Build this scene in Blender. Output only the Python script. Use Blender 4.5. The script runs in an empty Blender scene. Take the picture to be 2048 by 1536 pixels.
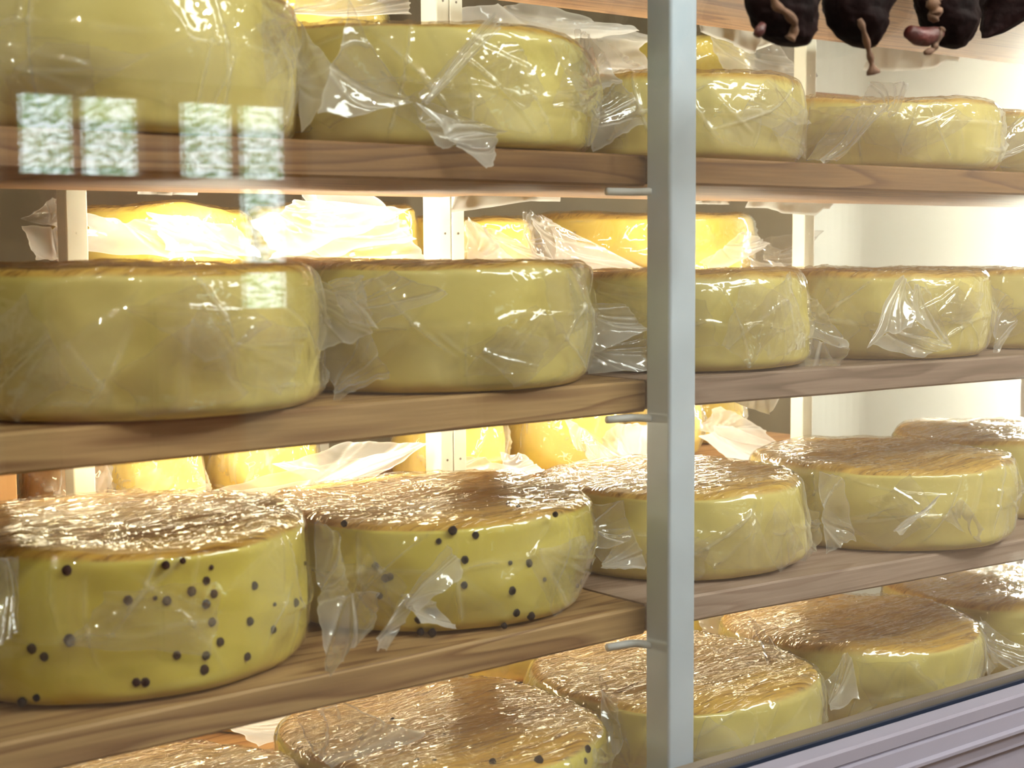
import bpy, math, random
import numpy as np
from mathutils import Vector, Matrix

sc = bpy.context.scene
COL = sc.collection
PI = math.pi
CAMZ = 1.35                                   # camera height above the floor

# ------------------------------------------------------------------ camera
F_PX, CXP, CYP = 3076.4, 1024.0, 768.0
YAW, PITCH, ROLL = (math.radians(a) for a in (38.13, 5.04, -0.361))
fw = np.array([math.sin(YAW)*math.cos(PITCH), math.cos(YAW)*math.cos(PITCH), -math.sin(PITCH)])
rt0 = np.array([math.cos(YAW), -math.sin(YAW), 0.0])
up0 = np.cross(rt0, fw)
rt = rt0*math.cos(ROLL) + up0*math.sin(ROLL)
up = -rt0*math.sin(ROLL) + up0*math.cos(ROLL)
cam_d = bpy.data.cameras.new('camera')
cam = bpy.data.objects.new('camera', cam_d)
COL.objects.link(cam)
cam.matrix_world = Matrix(((rt[0], up[0], -fw[0], 0), (rt[1], up[1], -fw[1], 0), (rt[2], up[2], -fw[2], CAMZ), (0, 0, 0, 1)))
cam_d.sensor_width = 36.0
cam_d.lens = F_PX/2048.0*36.0
cam_d.clip_start = 0.05
cam_d.dof.use_dof = True
cam_d.dof.focus_distance = 1.95
cam_d.dof.aperture_fstop = 8.0
sc.camera = cam


def P(u, v, Y=None, z=None):
    """point where the sight line through photo pixel (u, v) meets the upright plane Y (or the level z)"""
    d = rt*((u-CXP)/F_PX) - up*((v-CYP)/F_PX) + fw
    k = Y/d[1] if Y is not None else (z-CAMZ)/d[2]
    p = d*k
    return np.array([p[0], p[1], p[2]+CAMZ])


# ------------------------------------------------------------------ noise
def _hash(ix, iy, iz, seed):
    h = (ix.astype(np.int64)*374761393 + iy.astype(np.int64)*668265263 + iz.astype(np.int64)*2147483647 + seed*144665) & 0xffffffff
    h = ((h ^ (h >> 13))*1274126177) & 0xffffffff
    h = (h ^ (h >> 16)) & 0xffffffff
    h = (h*2246822519) & 0xffffffff
    h = h ^ (h >> 15)
    return (h & 0xffffff)/float(0xffffff)


def vnoise(x, y, z=0.0, seed=0):
    x, y, z = np.broadcast_arrays(np.asarray(x, float), np.asarray(y, float), np.asarray(z, float))
    fx, fy, fz = np.floor(x), np.floor(y), np.floor(z)
    tx, ty, tz = x-fx, y-fy, z-fz
    tx, ty, tz = (t*t*t*(t*(t*6-15)+10) for t in (tx, ty, tz))
    r = 0
    for a in (0, 1):
        for b in (0, 1):
            for c in (0, 1):
                w = (tx if a else 1-tx)*(ty if b else 1-ty)*(tz if c else 1-tz)
                r = r + w*_hash(fx+a, fy+b, fz+c, seed)
    return r*2-1


def fbm(x, y, z=0.0, seed=0, o=3):
    r, a = 0, 1.0
    for i in range(o):
        r = r + a*vnoise(np.asarray(x)*2**i, np.asarray(y)*2**i, np.asarray(z)*2**i, seed+i*17)
        a *= 0.5
    return r


def ridged(x, y, z=0.0, seed=0, o=2):
    r, a = 0, 1.0
    for i in range(o):
        r = r + a*(1-np.abs(vnoise(np.asarray(x)*2**i, np.asarray(y)*2**i, np.asarray(z)*2**i, seed+i*31)))**3
        a *= 0.5
    return r


# ------------------------------------------------------------------ objects
def tag(o, label=None, cat=None, group=None, kind=None):
    if label: o['label'] = label
    if cat: o['category'] = cat
    if group: o['group'] = group
    if kind: o['kind'] = kind
    return o


def link(o, parent=None):
    COL.objects.link(o)
    if parent is not None:
        o.parent = parent
    return o


def empty(name, loc, label, cat, group=None, kind=None):
    o = bpy.data.objects.new(name, None)
    o.empty_display_size = 0.05
    o.location = Vector(loc)
    COL.objects.link(o)
    return tag(o, label, cat, group, kind)


def mesh_obj(name, V, Fs, mat, parent=None, smooth=True, org=(0, 0, 0)):
    V = np.asarray(V, float) - np.asarray(org, float)
    me = bpy.data.meshes.new(name)
    if isinstance(Fs, np.ndarray):
        n, k = Fs.shape
        me.vertices.add(len(V)); me.vertices.foreach_set('co', V.astype(np.float32).ravel())
        me.loops.add(n*k); me.loops.foreach_set('vertex_index', Fs.astype(np.int32).ravel())
        me.polygons.add(n); me.polygons.foreach_set('loop_start', np.arange(0, n*k, k, dtype=np.int32))
        me.update(calc_edges=True)
        me.validate()
    else:
        me.from_pydata([tuple(v) for v in V], [], Fs)
    me.polygons.foreach_set('use_smooth', np.full(len(me.polygons), smooth))
    if mat: me.materials.append(mat)
    me.update()
    o = bpy.data.objects.new(name, me)
    if parent is None:
        o.location = Vector(org)
    return link(o, parent)


def set_haze(o, h):
    a = o.data.attributes.new('haze', 'FLOAT', 'POINT')
    a.data.foreach_set('value', np.ascontiguousarray(h, dtype=np.float32).ravel())
    return o


class MB:
    def __init__(self): self.V = []; self.F = []
    def add(self, V, F):
        n = len(self.V)
        self.V += [tuple(v) for v in V]; self.F += [tuple(i+n for i in f) for f in F]
        return self
    def box(self, a, b):
        x0, y0, z0 = a; x1, y1, z1 = b
        return self.add([(x0, y0, z0), (x1, y0, z0), (x1, y1, z0), (x0, y1, z0), (x0, y0, z1), (x1, y0, z1), (x1, y1, z1), (x0, y1, z1)],
                        [(0, 3, 2, 1), (4, 5, 6, 7), (0, 1, 5, 4), (1, 2, 6, 5), (2, 3, 7, 6), (3, 0, 4, 7)])
    def tube(self, pts, rad, n=12, cap=True):
        pts = [np.asarray(p, float) for p in pts]
        rad = rad if hasattr(rad, '__len__') else [rad]*len(pts)
        V, F = [], []
        t0 = pts[1]-pts[0]
        ref = np.array([0, 0, 1.0]) if abs(t0[2])/np.linalg.norm(t0) < .9 else np.array([1.0, 0, 0])
        for i, p in enumerate(pts):
            t = pts[min(i+1, len(pts)-1)]-pts[max(i-1, 0)]; t = t/np.linalg.norm(t)
            a = np.cross(t, ref); a /= np.linalg.norm(a); b = np.cross(t, a)
            ref = np.cross(a, t)
            for k in range(n):
                V.append(p+rad[i]*(a*math.cos(2*PI*k/n)+b*math.sin(2*PI*k/n)))
        for i in range(len(pts)-1):
            for k in range(n):
                F.append((i*n+k, i*n+(k+1) % n, (i+1)*n+(k+1) % n, (i+1)*n+k))
        if cap:
            F.append(tuple(range(n))[::-1]); F.append(tuple(range((len(pts)-1)*n, len(pts)*n)))
        return self.add(V, F)
    def build(self, name, mat, parent=None, smooth=False, bevel=0, org=(0, 0, 0), seg=2):
        o = mesh_obj(name, self.V, self.F, mat, parent, smooth, org)
        if bevel:
            m = o.modifiers.new('bevel', 'BEVEL'); m.width = bevel; m.segments = seg; m.limit_method = 'ANGLE'
            o.data.polygons.foreach_set('use_smooth', np.full(len(o.data.polygons), True))
            w = o.modifiers.new('wn', 'WEIGHTED_NORMAL'); w.keep_sharp = True
        return o


# ------------------------------------------------------------------ materials
def new_mat(name):
    m = bpy.data.materials.new(name); m.use_nodes = True
    nt = m.node_tree; nt.nodes.clear()
    out = nt.nodes.new('ShaderNodeOutputMaterial')
    def N(t, **kw):
        n = nt.nodes.new('ShaderNode'+t)
        for k, v in kw.items():
            if k in n.inputs: n.inputs[k].default_value = v
            else: setattr(n, k, v)
        return n
    return m, nt, out, N, nt.links.new


def ramp(N, stops):
    r = N('ValToRGB'); e = r.color_ramp.elements
    while len(e) < len(stops): e.new(0.5)
    for i, (p, c) in enumerate(stops):
        e[i].position = p; e[i].color = (*c, 1) if len(c) == 3 else c
    return r


def fresnel(N, L, ior=1.5, normal=None):
    """thin sheet: the same reflectance from either side"""
    g = N('NewGeometry'); mr = N('MapRange')
    mr.inputs['To Min'].default_value = ior; mr.inputs['To Max'].default_value = 1.0/ior
    L(g.outputs['Backfacing'], mr.inputs['Value'])
    fr = N('Fresnel'); L(mr.outputs['Result'], fr.inputs['IOR'])
    if normal is not None: L(normal, fr.inputs['Normal'])
    return fr


def plain(name, col, rough=0.5, metal=0.0, noise=0.06, scale=20, spec=0.5, bump=0.0):
    m, nt, out, N, L = new_mat(name)
    b = N('BsdfPrincipled', Roughness=rough, Metallic=metal)
    b.inputs['Specular IOR Level'].default_value = spec
    tc = N('TexCoord'); n = N('TexNoise', Scale=scale, Detail=4)
    L(tc.outputs['Object'], n.inputs['Vector'])
    c = np.array(col)
    r = ramp(N, [(0.3, tuple(c*(1-noise))), (0.7, tuple(np.minimum(c*(1+noise), 1)))])
    L(n.outputs['Fac'], r.inputs['Fac']); L(r.outputs['Color'], b.inputs['Base Color'])
    if bump:
        bm = N('Bump', Strength=1.0, Distance=bump); L(n.outputs['Fac'], bm.inputs['Height']); L(bm.outputs['Normal'], b.inputs['Normal'])
    L(b.outputs['BSDF'], out.inputs['Surface'])
    return m


def wood(name, light, dark, rough=0.6):
    m, nt, out, N, L = new_mat(name)
    b = N('BsdfPrincipled', Roughness=rough)
    tc = N('TexCoord'); oi = N('ObjectInfo')
    mp = N('Mapping'); mp.inputs['Scale'].default_value = (0.55, 5.0, 7.0)
    add = N('VectorMath', operation='ADD'); mul = N('VectorMath', operation='SCALE'); mul.inputs['Scale'].default_value = 7.0
    cmb = N('CombineXYZ')
    for s in 'XYZ': L(oi.outputs['Random'], cmb.inputs[s])
    L(cmb.outputs['Vector'], mul.inputs[0]); L(tc.outputs['Object'], add.inputs[0]); L(mul.outputs['Vector'], add.inputs[1])
    L(add.outputs['Vector'], mp.inputs['Vector'])
    n1 = N('TexNoise', Scale=2.2, Detail=2); L(mp.outputs['Vector'], n1.inputs['Vector'])
    # growth rings: bands of a noise field drawn out along the board
    m1 = N('Math', operation='MULTIPLY'); m1.inputs[1].default_value = 11.0; L(n1.outputs['Fac'], m1.inputs[0])
    fr = N('Math', operation='FRACT'); L(m1.outputs['Value'], fr.inputs[0])
    r1 = ramp(N, [(0.0, light), (0.55, tuple(0.75*np.array(light)+0.25*np.array(dark))), (0.86, dark), (1.0, light)])
    L(fr.outputs['Value'], r1.inputs['Fac'])
    mp2 = N('Mapping'); mp2.inputs['Scale'].default_value = (9, 260, 260); L(add.outputs['Vector'], mp2.inputs['Vector'])
    n2 = N('TexNoise', Scale=1.0, Detail=3); L(mp2.outputs['Vector'], n2.inputs['Vector'])
    r2 = ramp(N, [(0.3, (0.82, 0.80, 0.78)), (0.7, (1.06, 1.06, 1.06))]); L(n2.outputs['Fac'], r2.inputs['Fac'])
    mx = N('Mix', data_type='RGBA', blend_type='MULTIPLY'); mx.inputs['Factor'].default_value = 1.0
    L(r1.outputs['Color'], mx.inputs[6]); L(r2.outputs['Color'], mx.inputs[7])
    L(mx.outputs[2], b.inputs['Base Color'])
    bm = N('Bump', Strength=0.5, Distance=0.0006); L(n2.outputs['Fac'], bm.inputs['Height']); L(bm.outputs['Normal'], b.inputs['Normal'])
    L(b.outputs['BSDF'], out.inputs['Surface'])
    return m


def cheese_mat(name, side, top, rough=0.5, H=0.11):
    """pale paste on the sides, ochre rind on the upper face"""
    m, nt, out, N, L = new_mat(name)
    b = N('BsdfPrincipled', Roughness=rough)
    tc = N('TexCoord')
    n = N('TexNoise', Scale=9, Detail=5, Roughness=0.55); L(tc.outputs['Object'], n.inputs['Vector'])
    s = np.array(side)
    rs = ramp(N, [(0.3, tuple(s*np.array([.9, .86, .72]))), (0.68, tuple(np.minimum(s*1.05, 1)))])
    L(n.outputs['Fac'], rs.inputs['Fac'])
    mp = N('Mapping'); mp.inputs['Scale'].default_value = (7, 62, 20); L(tc.outputs['Object'], mp.inputs['Vector'])
    n2 = N('TexNoise', Scale=1, Detail=6, Roughness=0.65, Distortion=1.2); L(mp.outputs['Vector'], n2.inputs['Vector'])
    t = np.array(top)
    rt_ = ramp(N, [(0.33, tuple(t*np.array([.30, .22, .15]))), (0.42, tuple(t*np.array([.80, .74, .65]))), (0.55, tuple(t)), (0.72, tuple(np.minimum(t*np.array([1.12, 1.25, 1.5]), 1)))])  # ochre-brown top tone has the wrinkled film's dark reflections painted in
    L(n2.outputs['Fac'], rt_.inputs['Fac'])
    mr = N('Attribute'); mr.attribute_name = 'painted_top'
    mx = N('Mix', data_type='RGBA'); L(mr.outputs['Fac'], mx.inputs['Factor']); L(rs.outputs['Color'], mx.inputs[6]); L(rt_.outputs['Color'], mx.inputs[7])
    L(mx.outputs[2], b.inputs['Base Color'])
    bm = N('Bump', Strength=0.4, Distance=0.002); L(n.outputs['Fac'], bm.inputs['Height']); L(bm.outputs['Normal'], b.inputs['Normal'])
    L(b.outputs['BSDF'], out.inputs['Surface'])
    return m


def film_mat(name, base_haze=0.008, bump=0.0010, rough=0.035, boost=1.5, tint=(0.97, 0.955, 0.92), stretch=(1, 1, 1), scale=26, haze_col=(0.95, 0.92, 0.88), gain=1.0):
    """clear wrinkled food film: clear where taut, milky where it is folded over itself (mesh attribute), glossy all over"""
    m, nt, out, N, L = new_mat(name)
    tc = N('TexCoord')
    mp = N('Mapping'); mp.inputs['Scale'].default_value = stretch; L(tc.outputs['Object'], mp.inputs['Vector'])
    n1 = N('TexNoise', Scale=scale, Detail=2.0, Distortion=0.6); L(mp.outputs['Vector'], n1.inputs['Vector'])
    a = N('Math', operation='MULTIPLY_ADD'); a.inputs[1].default_value = 2; a.inputs[2].default_value = -1; L(n1.outputs['Fac'], a.inputs[0])
    ab = N('Math', operation='ABSOLUTE'); L(a.outputs['Value'], ab.inputs[0])
    bm = N('Bump', Strength=1.0, Distance=bump*2); L(ab.outputs['Value'], bm.inputs['Height'])
    fr = fresnel(N, L, 1.5, bm.outputs['Normal'])
    fb = N('Math', operation='MULTIPLY', use_clamp=True); fb.inputs[1].default_value = boost; L(fr.outputs['Fac'], fb.inputs[0])
    tr = N('BsdfTransparent', Color=(*tint, 1)); gl = N('BsdfGlossy', Roughness=rough, Color=(1, 1, 1, 1)); L(bm.outputs['Normal'], gl.inputs['Normal'])
    mx = N('MixShader'); L(fb.outputs['Value'], mx.inputs[0]); L(tr.outputs[0], mx.inputs[1]); L(gl.outputs[0], mx.inputs[2])
    df = N('BsdfDiffuse', Color=(*haze_col, 1)); tl = N('BsdfTranslucent', Color=(*haze_col, 1))
    md = N('MixShader'); md.inputs[0].default_value = 0.5; L(df.outputs[0], md.inputs[1]); L(tl.outputs[0], md.inputs[2])
    at = N('Attribute'); at.attribute_name = 'haze'
    hz = N('Math', operation='MULTIPLY_ADD', use_clamp=True); hz.inputs[1].default_value = gain; hz.inputs[2].default_value = base_haze
    L(at.outputs['Fac'], hz.inputs[0])
    m2 = N('MixShader'); L(hz.outputs['Value'], m2.inputs[0]); L(mx.outputs[0], m2.inputs[1]); L(md.outputs[0], m2.inputs[2])
    L(m2.outputs[0], out.inputs['Surface'])
    return m


def glass_mat(name, tint=(0.97, 0.985, 0.98), ior=1.5):
    m, nt, out, N, L = new_mat(name)
    fr = fresnel(N, L, ior)
    tr = N('BsdfTransparent', Color=(*tint, 1)); gl = N('BsdfGlossy', Roughness=0.0, Color=(1, 1, 1, 1))
    mx = N('MixShader'); L(fr.outputs['Fac'], mx.inputs[0]); L(tr.outputs[0], mx.inputs[1]); L(gl.outputs[0], mx.inputs[2])
    L(mx.outputs[0], out.inputs['Surface'])
    return m


def emit_mat(name, col, strength):
    m, nt, out, N, L = new_mat(name)
    e = N('Emission', Color=(*col, 1), Strength=strength); L(e.outputs[0], out.inputs['Surface'])
    return m


M = {}
M['board'] = wood('pine_board', (0.29, 0.15, 0.055), (0.15, 0.062, 0.021))
M['board_pale'] = wood('pale_grey_board', (0.40, 0.285, 0.225), (0.29, 0.19, 0.145))
M['board_light'] = wood('light_pine_board', (0.47, 0.29, 0.125), (0.23, 0.11, 0.042))
M['board_grey'] = wood('grey_pine_board', (0.30, 0.205, 0.155), (0.19, 0.12, 0.085))
M['board_rear'] = wood('rear_pine_board', (0.55, 0.30, 0.11), (0.30, 0.13, 0.04))
M['cheese'] = cheese_mat('cheese_pale', (0.80, 0.68, 0.215), (0.78, 0.50, 0.115))
M['pepper_cheese'] = cheese_mat('cheese_with_pepper', (0.77, 0.645, 0.115), (0.74, 0.45, 0.085))
M['rear_cheese'] = cheese_mat('cheese_golden', (0.86, 0.66, 0.12), (0.80, 0.60, 0.14))
M['brown_cheese'] = cheese_mat('cheese_brown_rind', (0.26, 0.15, 0.05), (0.22, 0.12, 0.04))
M['film'] = film_mat('wrap_film')
M['film_top'] = film_mat('wrap_film_top', base_haze=0.015, bump=0.0022, stretch=(0.35, 2.4, 1), scale=48, rough=0.11, boost=1.0, tint=(0.98, 0.95, 0.86))
M['fold'] = film_mat('fold_film', base_haze=0.012, bump=0.0006, scale=34, boost=2.2)
M['flap'] = film_mat('bag_film', base_haze=0.09, bump=0.0006, scale=30, boost=1.8, tint=(0.96, 0.94, 0.92))
M['flap_white'] = film_mat('bag_film_milky', base_haze=0.30, bump=0.0008, scale=30, boost=1.8, gain=1.3)
def paper_mat():
    m, nt, out, N, L = new_mat('parchment')
    d = N('BsdfDiffuse', Color=(0.90, 0.89, 0.85, 1)); t = N('BsdfTranslucent', Color=(0.90, 0.89, 0.85, 1)); mx = N('MixShader'); mx.inputs[0].default_value = 0.5
    tc = N('TexCoord'); n = N('TexNoise', Scale=60, Detail=3); L(tc.outputs['Object'], n.inputs['Vector'])
    bm = N('Bump', Strength=0.5, Distance=0.001); L(n.outputs['Fac'], bm.inputs['Height']); L(bm.outputs['Normal'], d.inputs['Normal'])
    L(d.outputs[0], mx.inputs[1]); L(t.outputs[0], mx.inputs[2]); L(mx.outputs[0], out.inputs['Surface'])
    return m


M['paper'] = paper_mat()
M['pepper'] = plain('peppercorn_black', (0.008, 0.008, 0.013), 0.8, scale=300, spec=0.15)
M['post_cream'] = plain('cream_painted_metal', (0.86, 0.82, 0.68), 0.45, noise=0.03, scale=30)
M['post_silver'] = plain('brushed_aluminium', (0.58, 0.66, 0.77), 0.42, 0.2, noise=0.07, scale=14)
M['frame_white'] = plain('white_aluminium', (0.22, 0.22, 0.275), 0.35, noise=0.02)
M['white'] = plain('white_plastic', (0.75, 0.75, 0.75), 0.4)
M['frame_dark'] = plain('dark_gasket', (0.012, 0.02, 0.04), 0.35)
M['spacer'] = plain('grey_spacer', (0.20, 0.165, 0.125), 0.45, 0.2)
M['glass'] = glass_mat('pane_glass')
M['wall_white'] = plain('cream_wall_panel', (0.90, 0.895, 0.84), 0.55, noise=0.02, scale=3)
M['wall_dark'] = plain('brown_back_wall', (0.16, 0.12, 0.065), 0.7, noise=0.25, scale=4)
M['meat'] = plain('dark_cured_casing', (0.006, 0.0018, 0.0018), 0.75, noise=0.8, scale=28, bump=0.006, spec=0.09)
M['meat_red'] = plain('red_cured_tip', (0.055, 0.007, 0.005), 0.5, noise=0.4, scale=60, bump=0.004)
M['tail'] = plain('dry_casing_tail', (0.11, 0.06, 0.032), 0.8, noise=0.4, scale=60, bump=0.003)
M['steel'] = plain('steel', (0.55, 0.55, 0.55), 0.3, 0.9)
M['carton'] = plain('brown_cardboard', (0.50, 0.26, 0.10), 0.8, noise=0.06, scale=12)
M['tube'] = emit_mat('lit_tube', (1.0, 0.93, 0.78), 150.0)
M['room_wall'] = plain('shop_wall', (0.40, 0.31, 0.24), 0.8, noise=0.1, scale=3)
M['room_ceiling'] = plain('shop_ceiling', (0.62, 0.58, 0.52), 0.8)
M['room_floor'] = plain('shop_floor', (0.30, 0.22, 0.16), 0.5, noise=0.15, scale=4)
M['win_wood'] = plain('red_brown_window_wood', (0.22, 0.09, 0.05), 0.5)


def leaf_mat():
    m, nt, out, N, L = new_mat('leaves')
    oi = N('NewGeometry'); r = ramp(N, [(0.0, (0.10, 0.30, 0.10)), (0.5, (0.30, 0.55, 0.32)), (1.0, (0.68, 0.84, 0.66))])
    L(oi.outputs['Random Per Island'], r.inputs['Fac'])
    d = N('BsdfDiffuse'); t = N('BsdfTranslucent'); mx = N('MixShader'); mx.inputs[0].default_value = 0.4
    L(r.outputs['Color'], d.inputs['Color']); L(r.outputs['Color'], t.inputs['Color'])
    L(d.outputs[0], mx.inputs[1]); L(t.outputs[0], mx.inputs[2]); L(mx.outputs[0], out.inputs['Surface'])
    return m


M['leaf'] = leaf_mat()


# ------------------------------------------------------------------ film sheets
def patch(c, nu=44, nv=44, amp=0.003, seed=0, folds=4, fold=0.0035, bulge=0.008, rag=0.07):
    """one creased sheet spanned by four corners (00, 10, 11, 01); also how milky it is at each point"""
    rng = random.Random(seed*13+5)
    c = [np.asarray(q, float) for q in c]
    u, v = np.meshgrid(np.linspace(0, 1, nu), np.linspace(0, 1, nv), indexing='ij')
    n = np.cross(c[2]-c[0], c[3]-c[1]); n /= (np.linalg.norm(n)+1e-9)
    uu = u + rag*fbm(v*2.5, u*0+seed*.7, 0, seed+5)*(2*np.abs(u-.5))
    vv = v + rag*fbm(u*2.5, v*0+seed*.9, 0, seed+9)*(2*np.abs(v-.5))
    Pn = ((1-uu)*(1-vv))[..., None]*c[0] + (uu*(1-vv))[..., None]*c[1] + (uu*vv)[..., None]*c[2] + ((1-uu)*vv)[..., None]*c[3]
    d = bulge*np.sin(PI*u)*np.sin(PI*v) + amp*fbm(Pn[..., 0]*18+seed, Pn[..., 2]*18, Pn[..., 1]*18, seed, 2)
    hz = 0.05+0.06*fbm(u*3, v*3, seed, seed+2, 2)
    # straight creases fanning out from a gathered point
    gu, gv = rng.choice(((-.15, .5), (-.1, .15), (-.1, .85), (.5, -.15)))
    for k in range(folds+2):
        an = math.atan2(rng.uniform(0, 1)-gv, rng.uniform(.3, 1)-gu)
        dd = -(u-gu)*math.sin(an)+(v-gv)*math.cos(an)
        w = rng.uniform(.02, .045)
        d = d + fold*rng.choice((1, 1, -1))*np.exp(-np.abs(dd)/w)*rng.uniform(.5, 1.2)
        hz = hz + rng.uniform(.05, .25)*np.exp(-(dd/(w*.6))**2)
        if rng.random() < .5: hz = hz + rng.uniform(.03, .10)*(dd > 0)
    ed = np.minimum(np.minimum(u, 1-u), np.minimum(v, 1-v))
    hz = hz + 0.18*np.exp(-(ed/.02)**2)
    Pn = Pn + d[..., None]*n
    V = Pn.reshape(-1, 3)
    i, j = np.meshgrid(np.arange(nu-1), np.arange(nv-1), indexing='ij')
    a = (i*nv+j).ravel()
    return V, np.stack([a, a+nv, a+nv+1, a+1], 1), np.clip(hz, 0, .9).ravel()


def sheets(name, quad, mat, parent, org, seed=0, **kw):
    V, F, h = patch(quad, seed=seed, **kw)
    return set_haze(mesh_obj(name, V, F, mat, parent, True, org), h)


def px_quad(pts, Y):
    """four photo points at the given depth(s)"""
    Ys = Y if hasattr(Y, '__len__') else [Y]*4
    return [P(u, v, Y=y) for (u, v), y in zip(pts, Ys)]


# ------------------------------------------------------------------ cheese wheels
def wheel_grid(R, H, re, nth, ns, ntop, bulge, bottom=6):
    """profile (r, z) from the underside centre over the side to the top centre"""
    prof = []
    for r in np.linspace(0.02, R-re, bottom): prof.append((r, 0.0, 0))
    for a in np.linspace(0, PI/2, 6)[1:]: prof.append((R-re+re*math.sin(a), re-re*math.cos(a), 1))
    zs = np.linspace(re, H-re, ns)[1:-1]
    for z in zs: prof.append((R+bulge*math.sin(PI*(z-re)/(H-2*re)), z, 1))
    for a in np.linspace(0, PI/2, 7): prof.append((R-re+re*math.cos(a), H-re+re*math.sin(a), 1 if a < PI/4 else 2))
    for r in np.linspace(R-re, 0.004, ntop)[1:]: prof.append((r, H, 2))
    return np.array(prof)


def lathe(prof, nth):
    n = len(prof)
    i, j = np.meshgrid(np.arange(n-1), np.arange(nth), indexing='ij')
    a = (i*nth+j).ravel(); b = (i*nth+(j+1) % nth).ravel()
    F = np.stack([a, b, b+nth, a+nth], 1)
    return F


def make_wheel(X, Y, z, R, H, label, mat, seed, group, tilt=0.0, lite=False, topdir=0.1, creases=17, seam=0.5, crease_amp=0.0040, sag=0.0, film=None, film_top=None, name='cheese_wheel', wrap=True):
    rng = random.Random(seed)
    root = empty(name, (X, Y, z+CAMZ), label, 'cheese', group)
    nth = 120 if lite else 200
    re = 0.014
    pr = wheel_grid(R, H, re, nth, 14, 16, 0.003)
    th = np.linspace(0, 2*PI, nth, endpoint=False)
    r = pr[:, 0][:, None]*np.ones(nth); zz = pr[:, 1][:, None]*np.ones(nth)
    kx, ky = np.cos(th), np.sin(th)
    lump = fbm(kx*1.4+seed, ky*1.4, pr[:, 1][:, None]*12, seed)*0.0055
    side = (pr[:, 2] > 0)[:, None]
    r = r + lump*np.clip(pr[:, 0]/R, 0, 1)[:, None]**2
    topm = (pr[:, 2] == 2)[:, None]
    droop = fbm(r*kx*9+seed*3.1, r*ky*9, 0, seed+2)*0.0042*topm
    zz = zz + droop + sag*(r*kx/R)*(zz/H)
    V = np.stack([r*kx, r*ky, zz], -1).reshape(-1, 3)
    cb_ = mesh_obj('cheese_body', V, lathe(pr, nth), mat, root)
    ra = cb_.data.attributes.new('painted_top', 'FLOAT', 'POINT')
    if len(cb_.data.vertices) == len(V):
        ra.data.foreach_set('value', (topm*np.ones(nth)).astype(np.float32).ravel())
    if not wrap:
        return root
    # film
    nth2 = 160 if lite else 520
    pr2 = wheel_grid(R+0.002, H+0.0025, re+0.003, nth2, 14 if lite else 50, 20 if lite else 70, 0.004, bottom=4)
    th = np.linspace(0, 2*PI, nth2, endpoint=False); kx, ky = np.cos(th), np.sin(th)
    r = pr2[:, 0][:, None]*np.ones(nth2); zz = pr2[:, 1][:, None]*np.ones(nth2)
    lump = fbm(kx*1.4+seed, ky*1.4, pr2[:, 1][:, None]*12, seed)*0.0055
    fr_ = np.clip(pr2[:, 0]/R, 0, 1)[:, None]
    r = r + lump*fr_**2
    sidem = np.clip((pr2[:, 1]-0.004)/0.012, 0, 1)[:, None]*np.clip((H+0.003-pr2[:, 1])/0.01, 0, 1)[:, None]
    s = R*th[None, :]*np.ones_like(r)
    # creases: short ridges running across the side; hz = how milky the film is
    d = 0.0020*ridged(s*9, zz*9+seed, 0, seed+4, 1) + 0.0010*fbm(s*16, zz*8, seed*.3, seed+6, 2)
    hz = 0.018*(0.5+0.5*fbm(s*12, zz*12, seed, seed+21, 2))
    for k in range(creases):
        s0 = rng.uniform(PI*.95, 2.1*PI)*R; z0 = rng.uniform(.1, .9)*H; an = rng.gauss(PI/2, .7); ln = rng.uniform(.025, .09); w = rng.uniform(.0016, .0034)
        cv = 0.12*rng.choice((-1, 1)); am = crease_amp*rng.uniform(.5, 1.1); hm = rng.uniform(.05, .32); st = rng.choice((0, 0, .05, .09))
        for off in (0, 2*PI*R, -2*PI*R):
            ds = s-s0+off; dz = zz-z0
            al = ds*math.cos(an)+dz*math.sin(an); ac = -ds*math.sin(an)+dz*math.cos(an) + cv*al*al/ln
            en = np.exp(-(al/ln)**4)
            d = d + am*np.exp(-(ac/w)**2)*en
            hz = hz + hm*np.exp(-(ac/(w*.8))**2)*en
            if st: hz = hz + st*en*np.clip(ac/.002, 0, 1)*np.exp(-(ac/.045)**4)
    # folded-over triangles of film
    for k in range(3):
        s0 = rng.uniform(PI*.95, 2.1*PI)*R; z0 = rng.uniform(.2, .8)*H; rr_ = rng.uniform(.02, .05); a0 = rng.uniform(0, 6.3)
        m_ = None
        for q in range(3):
            a_ = a0+q*2.09+rng.uniform(-.4, .4)
            dd = rr_*rng.uniform(.5, 1.1) - ((s-s0)*math.cos(a_)+(zz-z0)*math.sin(a_))
            m_ = dd if m_ is None else np.minimum(m_, dd)
        hz = hz + .07*np.clip(m_/.002, 0, 1) + .07*np.exp(-(m_/.002)**2)
        d = d + .0012*np.clip(m_/.003, 0, 1)
    if seam:
        zc = H*seam + 0.006*np.sin(th*2+seed) + 0.004*vnoise(th*5, 0*th, 0, seed)
        d = d + 0.0030*np.exp(-((zz-zc)/0.0035)**2)*(0.6+0.4*vnoise(th*6, 0*th, 0, seed+3))
        hz = hz + .20*np.exp(-((zz-zc)/.003)**2)*np.clip(.6+.8*vnoise(th*5, 0*th, 2, seed+3), 0, 1) + .045*(zz < zc)
    hz = np.clip(hz, 0, .6)*sidem
    r = r + np.maximum(d, 0)*sidem
    ca, sa = math.cos(topdir), math.sin(topdir)
    px_, py_ = r*kx, r*ky
    qa, qb = px_*ca+py_*sa, -px_*sa+py_*ca
    topm = np.clip((pr2[:, 1]-(H-0.004))/0.006, 0, 1)[:, None]
    wob = 0.008*fbm(qa*12, qb*12, seed, seed+8)
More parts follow.
